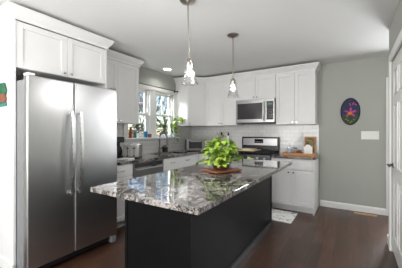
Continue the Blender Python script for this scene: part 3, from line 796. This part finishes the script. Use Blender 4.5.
# vine at the window
hp = thing('trailing_plant', 'trailing pothos vine in a pale lilac vase at the right end of the sill', 'plant', (.06, -.735, SZ))
MB().lathe([(.026, 0), (.036, .015), (.034, .07), (.018, .10), (.022, .115), (.018, .115), (.014, .10), (.03, .07), (.03, .02)], seg=20).build('vase', M_LILAC, hp, 0, True)
lv, sm = MB(), MB()
vine(lv, sm, [(0, 0, .09), (.02, .0, .24), (.07, -.0, .38), (.13, .0, .40), (.19, -.01, .35)], 17, .088, rnd)
vine(lv, sm, [(0, 0, .09), (.03, -.01, .24), (.09, -.02, .34), (.16, -.03, .32), (.21, -.03, .26)], 15, .085, rnd)
vine(lv, sm, [(0, 0, .09), (.0, -.03, .20), (.03, -.08, .30), (.07, -.10, .16), (.09, -.11, .02), (.10, -.115, -.10)], 13, .07, rnd)
vine(lv, sm, [(0, 0, .09), (.02, -.02, .2), (.08, -.07, .24), (.13, -.10, .10), (.14, -.11, .0)], 8, .07, rnd)
for mm in (lv, sm):
    for vv in mm.bm.verts:
        if vv.co.y > .10: vv.co.y = .10-.2*(vv.co.y-.10)
        if vv.co.x < -.045: vv.co.x = -.045
sm.build('stems', M_STEM, hp)
lv.build('foliage', M_LEAF, hp, 0, True)

# ------------------------------------------------------------------ counter things left of the range
ob = thing('bottle', 'white bottle with a dark pump standing on the counter left of the stove', 'bottle', (1.06, -.16, .915))
MB().lathe([(.042, 0), (.045, .02), (.045, .25), (.02, .30), (.018, .33)], seg=20).build('bottle_body', M_WHITEC, ob, 0, True)
MB().lathe([(.019, .33), (.019, .37), (.008, .375), (.008, .40)], seg=14).tube([(0, 0, .40), (.0, -.04, .40)], .007, 8).build('pump', M_RUBBER, ob, 0, True)
uc = thing('utensil_crock', 'white crock of cooking utensils behind the pothos near the stove', 'utensil holder', (.88, -.22, .915))
MB().lathe([(.055, 0), (.06, .01), (.06, .16), (.054, .16), (.052, .02)], seg=22).build('crock', M_WHITEC, uc, 0, True)
for (a, dx, dy, m_, L) in ((0, .03, .01, M_RUBBER, .40), (1, -.04, .02, M_CHROME, .42), (2, 0, -.03, M_CHROME, .41), (3, .045, .02, M_OAK, .35)):
    u = MB().tube([(dx*.3, dy*.3, .02), (dx, dy, .25), (dx*1.4, dy*1.4, L-.06)], .005, 8)
    u.ball((dx*1.5, dy*1.5, L-.03), .022, .008, .035, 12, 8)
    u.build('utensil', m_, uc, 0, True)

# ------------------------------------------------------------------ tray group right of the range
ZC = .915
tr = thing('wooden_tray', 'long light oak tray board on the counter right of the range', 'tray', (2.50, -.27, ZC))
MB().box(-.27, -.15, 0, .26, .13, .012).build('base_board', M_OAK, tr, .003)
MB().box(-.27, -.15, .012, .26, -.135, .042).box(-.27, .115, .012, .26, .13, .042).box(-.27, -.135, .012, -.255, .115, .042).box(.245, -.135, .012, .26, .115, .042).build('rim', M_OAK, tr, .003)
t = thing('bottle', 'clear glass bottle with a pale blue label at the left end of the oak tray', 'bottle', (2.325, -.23, ZC+.0125))
MB().lathe([(.040, 0), (.043, .01), (.043, .11), (.016, .15), (.014, .19), (.018, .195)], seg=20).build('glass_body', M_CLEAR, t, 0, True)
MB().lathe([(.0435, .03), (.0435, .085)], seg=20, cap=False).build('label_band', mat('pale_blue_label', srgb(160, 186, 214), .5), t, 0, True)
MB().lathe([(.037, .006), (.037, .09)], seg=18).build('contents', M_WHITEC, t, 0, True)
t = thing('jar', 'small jar with amber contents on the oak tray beside the clear bottle', 'jar', (2.42, -.22, ZC+.0125))
MB().lathe([(.034, 0), (.038, .01), (.038, .085), (.032, .095)], seg=20).build('glass_body', M_CLEAR, t, 0, True)
MB().lathe([(.033, .006), (.033, .06)], seg=18).build('contents', M_OAK, t, 0, True)
MB().lathe([(.034, .095), (.036, .098), (.036, .118), (.03, .12)], seg=20).build('lid', M_CHROME, t, 0, True)
t = thing('candle', 'small brown glass candle on the oak tray left of the white dispenser', 'candle', (2.495, -.21, ZC+.0125))
MB().lathe([(.026, 0), (.03, .008), (.03, .07), (.026, .07), (.026, .05), (.001, .05)], seg=18).build('jar', M_BROWNP, t, 0, True)
MB().cyl((0, 0, .05), (0, 0, .066), .002).build('wick', M_RUBBER, t)
t = thing('soap_dispenser', 'square white ceramic dispenser with a dark pump on the right end of the oak tray', 'dispenser', (2.635, -.23, ZC+.0125))
MB().prism([(-.07, -.032), (.07, -.032), (.07, .032), (-.07, .032)], 0, .14).build('bottle_body', M_WHITEC, t, .012, True, 3)
MB().extr([(-.055, .138), (.055, .138), (.018, .175), (-.018, .175)], 'y', -.022, .022).build('shoulder', M_WHITEC, t, .004)
MB().lathe([(.014, .175), (.014, .20), (.006, .205), (.006, .225)], seg=12).tube([(0, 0, .225), (-.035, -.01, .222)], .006, 8).build('pump', M_DARKM, t, 0, True)
pf = thing('picture_frame', 'wooden framed print of greenery leaning on the tile behind the white dispenser', 'picture frame', (2.645, -.112, ZC+.0125))
Mt = Matrix.Rotation(math.radians(-14), 4, 'X')
MB(Mt).box(-.095, -.012, .0, -.075, .012, .315).box(.075, -.012, 0, .095, .012, .315).box(-.075, -.012, 0, .075, .012, .022).box(-.075, -.012, .293, .075, .012, .315).build('frame', M_OAK, pf, .002)
MB(Mt).box(-.075, -.002, .022, .075, .008, .293).build('print', M_PHOTO, pf)

# ------------------------------------------------------------------ wall things
pq = thing('oval_plaque', 'dark oval wall plaque with a magenta orchid hanging on the grey wall', 'wall art', (3.262, 0, 1.668))
def oval(rx, rz, n=40): return [(rx*math.cos(2*PI*k/n), rz*math.sin(2*PI*k/n)) for k in range(n)]
MB().extr(oval(.14, .226), 'y', -.016, -.001).build('backing', M_NAVY, pq, .004)
rim = MB(); n = 48
rim.tube([(.138*math.cos(2*PI*k/n), -.016, .224*math.sin(2*PI*k/n)) for k in range(n+1)], .006, 8, cap=False)
rim.build('rim', M_BLACK, pq, 0, True)
def petal(m, cx, cz, ang, L, Wd, y=-.018):
    ca, sa = math.cos(ang), math.sin(ang); pts = []
    for k in range(14):
        t = 2*PI*k/14; a = L/2+L/2*math.cos(t); b_ = Wd/2*math.sin(t)*(0.65+.35*math.cos(t))
        pts.append((cx+a*ca-b_*sa, cz+a*sa+b_*ca))
    m.extr(pts, 'y', y-.006, y+.003)
mo = MB().extr([(.125*math.cos(t), .208*math.sin(t)) for t in [PI*1.12+PI*.76*k/16 for k in range(17)]]+[(.05, -.05), (-.03, -.07)], 'y', -.0185, -.015)
mo.build('foliage_ground', M_DGREEN, pq)
lf = MB()
for (cx, cz, a, L, Wd) in ((.02, -.05, -.2, .11, .06), (-.02, -.10, -2.4, .10, .05), (.03, -.11, -1.1, .09, .05), (-.05, -.08, 2.9, .07, .05), (0, -.12, -1.7, .09, .05), (.06, -.03, .5, .07, .04), (-.03, .07, 1.9, .10, .035), (-.065, .09, 1.2, .08, .03)):
    petal(lf, cx, cz, a, L, Wd)
lf.build('leaves', M_DGREEN, pq)
pk = MB()
for a in (.35, 1.45, 2.75, -.75, -2.35): petal(pk, 0, -.02, a, .088, .05, -.024)
for (cx, cz, a) in ((.03, .10, 1.2), (.045, .13, -.5), (.01, .09, 2.0)): petal(pk, cx, cz, a, .055, .03, -.024)
pk.build('petals', M_PINK, pq)
MB().ball((-.005, -.035, -.03), .034, .012, .028).build('flower_centre', M_ORANGE, pq, 0, True)
yl = MB()
for (x, z) in ((-.03, -.15), (.02, -.165), (.05, -.14), (.0, -.18), (-.06, -.13)): yl.ball((x, -.024, z), .014, .006, .009, 10, 6)
yl.build('small_blossoms', M_YELLOW, pq, 0, True)

sp = thing('light_switch', 'wide white multi-switch plate on the grey wall beside the door casing', 'light switch', (3.535, 0, 1.268))
MB().box(-.12, -.006, -.068, .12, -.0, .068).build('plate', M_WHITEP, sp, .003)
for k in range(4): MB().box(-.096+k*.051, -.010, -.034, -.063+k*.051, -.006, .034).build('rocker', M_WHITEP, sp, .002)

vt = thing('floor_vent', 'slim light wooden register set on the dark floor by the baseboard', 'floor vent', (3.467, -.135, 0))
vm = MB().box(-.15, -.035, .0, .15, -.018, .008).box(-.15, .018, 0, .15, .035, .008).box(-.15, -.018, 0, -.125, .018, .008).box(.125, -.018, 0, .15, .018, .008)
for k in range(9): vm.box(-.113+k*.0265, -.018, 0, -.099+k*.0265, .018, .007)
vm.build('grille', M_VENTW, vt, .001)

rg = thing('kitchen_mat', 'white mat with a grey floral print on the floor in front of the range', 'rug', (0, 0, 0))
MB().box(1.33, -1.18, 0, 2.545, -.66, .009).build('mat_body', M_RUG, rg, .003)

# ------------------------------------------------------------------ curtain rod
cr = thing('curtain_rod', 'thin dark curtain rod above the kitchen window', 'curtain rod', (.075, 0, 2.195))
MB().cyl((0, -1.985, 0), (0, -.65, 0), .008, 12).build('rod', M_DARKM, cr, 0, True)
for yy in (-1.975, -.645): MB().ball((0, yy, 0), .019).build('finial', M_DARKM, cr, 0, True)
for yy in (-1.93, -.69):
    MB().box(-.051, yy-.014, -.025, -.045, yy+.014, .025).tube([(-.045, yy, 0), (0, yy, -.006)], .006, 8).build('bracket', M_DARKM, cr)

# ------------------------------------------------------------------ pendants and ceiling light
def pendant():
    root = thing('pendant_lamp', 'nearer pendant lamp with a flared clear glass shade over the island', 'pendant lamp', (2.042, -2.99, H), 0, 'pendant lamps over the island')
    MB().lathe([(.074, 0), (.074, -.006), (.06, -.02), (.02, -.032), (.012, -.04)], seg=28).build('canopy', M_BRASS, root, 0, True)
    MB().cyl((0, 0, -.035), (0, 0, -.54), .0065, 10).build('rod', M_BRASS, root, 0, True)
    MB().lathe([(.010, -.535), (.026, -.555), (.032, -.575), (.032, -.60), (.024, -.615)], seg=20).build('socket', M_BRASS, root, 0, True)
    MB().lathe([(.034, -.575), (.040, -.59), (.048, -.66), (.060, -.73), (.076, -.775), (.074, -.776), (.057, -.73), (.045, -.66), (.037, -.595)], seg=28, cap=False).build('glass_shade', M_SHADE, root, 0, True)
    MB().lathe([(.012, -.61), (.015, -.63), (.022, -.655), (.025, -.672), (.020, -.69), (.008, -.698)], seg=18).build('bulb', M_BULB, root, 0, True)
    l = bpy.data.lights.new('pendant_glow', 'POINT'); l.energy = 8; l.shadow_soft_size = .031; l.color = (1, .98, .95)
    lo = bpy.data.objects.new('pendant_glow', l); COL.objects.link(lo); lo.parent = root; lo.location = (0, 0, -.672)
    return root
p1 = pendant()
p2 = copy_tree(p1); p2.location = (2.035, -2.05, H)
for ch in [o for o in COL.objects if o.parent == p1 and not o.name.startswith('canopy')]:
    ch.rotation_euler = (0, -math.radians(1.9), 0)     # hangs a little out of plumb
p1.location = (2.018, -3.0, H)
p2['label'] = 'farther pendant lamp with a flared clear glass shade, hanging before the stove wall'
cl = thing('ceiling_light', 'small round recessed ceiling light above the sink', 'ceiling light', (.286, -1.235, H))
MB().lathe([(.10, 0), (.10, -.006), (.075, -.009), (.075, -.0)], seg=30, cap=False).build('trim_ring', M_WHITEP, cl, 0, True)
l = bpy.data.lights.new('ceiling_light_glow', 'SPOT'); l.energy = 6; l.spot_size = math.radians(150); l.spot_blend = .6; l.shadow_soft_size = .07; l.color = (1, .98, .95)
lo = bpy.data.objects.new('ceiling_light_glow', l); COL.objects.link(lo); lo.parent = cl; lo.location = (0, 0, -.012)
MB().lathe([(.074, -.001), (.07, -.006), (.03, -.007)], seg=30).build('lens', M_LENS, cl, 0, True)
# out-of-view copies of the recessed light, added as fill to brighten the kitchen
for (x, y, lab) in ((2.75, -2.95, 'added round recessed fill light over the walkway right of the island'), (2.1, -4.35, 'added round recessed fill light in front of the refrigerator')):
    c2 = copy_tree(cl); c2.location = (x, y, H); c2['label'] = lab
    for ch in [o for o in COL.objects if o.parent == c2 and o.type == 'LIGHT']:
        ch.data = ch.data.copy(); ch.data.energy = 24

# ------------------------------------------------------------------ outside the kitchen window
tag(MB().box(-40, -30, -.5, -.2, 30, -.4).build('lawn', M_LAWN), kind='structure')
def bare_tree(x, y, h, lab):
    root = thing('bare_tree', lab, 'tree', (x, y, -.4), 0, 'bare trees outside')
    m = MB(); rr = random.Random(int(-x*10+y*7))
    def grow(p, d, L, r, k):
        q = p+d*L; m.tube([p, p.lerp(q, .5)+Vector((rr.uniform(-.04, .04)*L, rr.uniform(-.04, .04)*L, 0)), q], [r, r*.85, r*.65], 6)
        if k == 0: return
        for _ in range(3 if k > 1 else 4):
            nd = (d+Vector((rr.uniform(-.8, .8), rr.uniform(-.8, .8), rr.uniform(-.1, .6)))).normalized()
            grow(p+d*L*rr.uniform(.6, 1), nd, L*rr.uniform(.6, .78), r*.6, k-1)
    grow(Vector((0, 0, 0)), Vector((0, 0, 1)), h*.34, h*.02, 4)
    m.build('branches', M_BARK, root)
bare_tree(-10.5, 11.2, 6.5, 'bare leafless tree outside behind the evergreen shrubs, right window')
bare_tree(-14, 13.0, 8, 'taller bare tree farther away outside the kitchen window')
bare_tree(-10, 7.8, 6, 'bare tree outside seen through the left window sash')
def shrub(x, y, h, wd, lab):
    root = thing('evergreen_shrub', lab, 'shrub', (x, y, -.4), 0, 'evergreen shrubs outside')
    m = MB(); rr = random.Random(int(x*13+y*5))
    for i in range(420):
        a = rr.uniform(0, 2*PI); t = rr.random(); z = h*t
        R = wd*math.sqrt(max(.02, 1-(2*t-.9)**2*.8))*rr.uniform(.6, 1)
        m.leaf((R*math.cos(a), R*math.sin(a), z), (math.cos(a), math.sin(a), rr.uniform(-.4, .8)), (0, 0, 1), rr.uniform(.16, .3))
    m.build('foliage', M_EVERG, root)
    return root
for i, (x, y, h, wd, lab) in enumerate(((-5.6, 3.6, 2.1, .7, 'evergreen shrub outside nearest the house, left of the other two'), (-6.5, 5.8, 2.4, .8, 'dense evergreen shrub outside, middle of the three shrubs'), (-7.2, 8.2, 2.3, .8, 'evergreen shrub outside farthest right of the three shrubs'))):
    shrub(x, y, h, wd, lab)
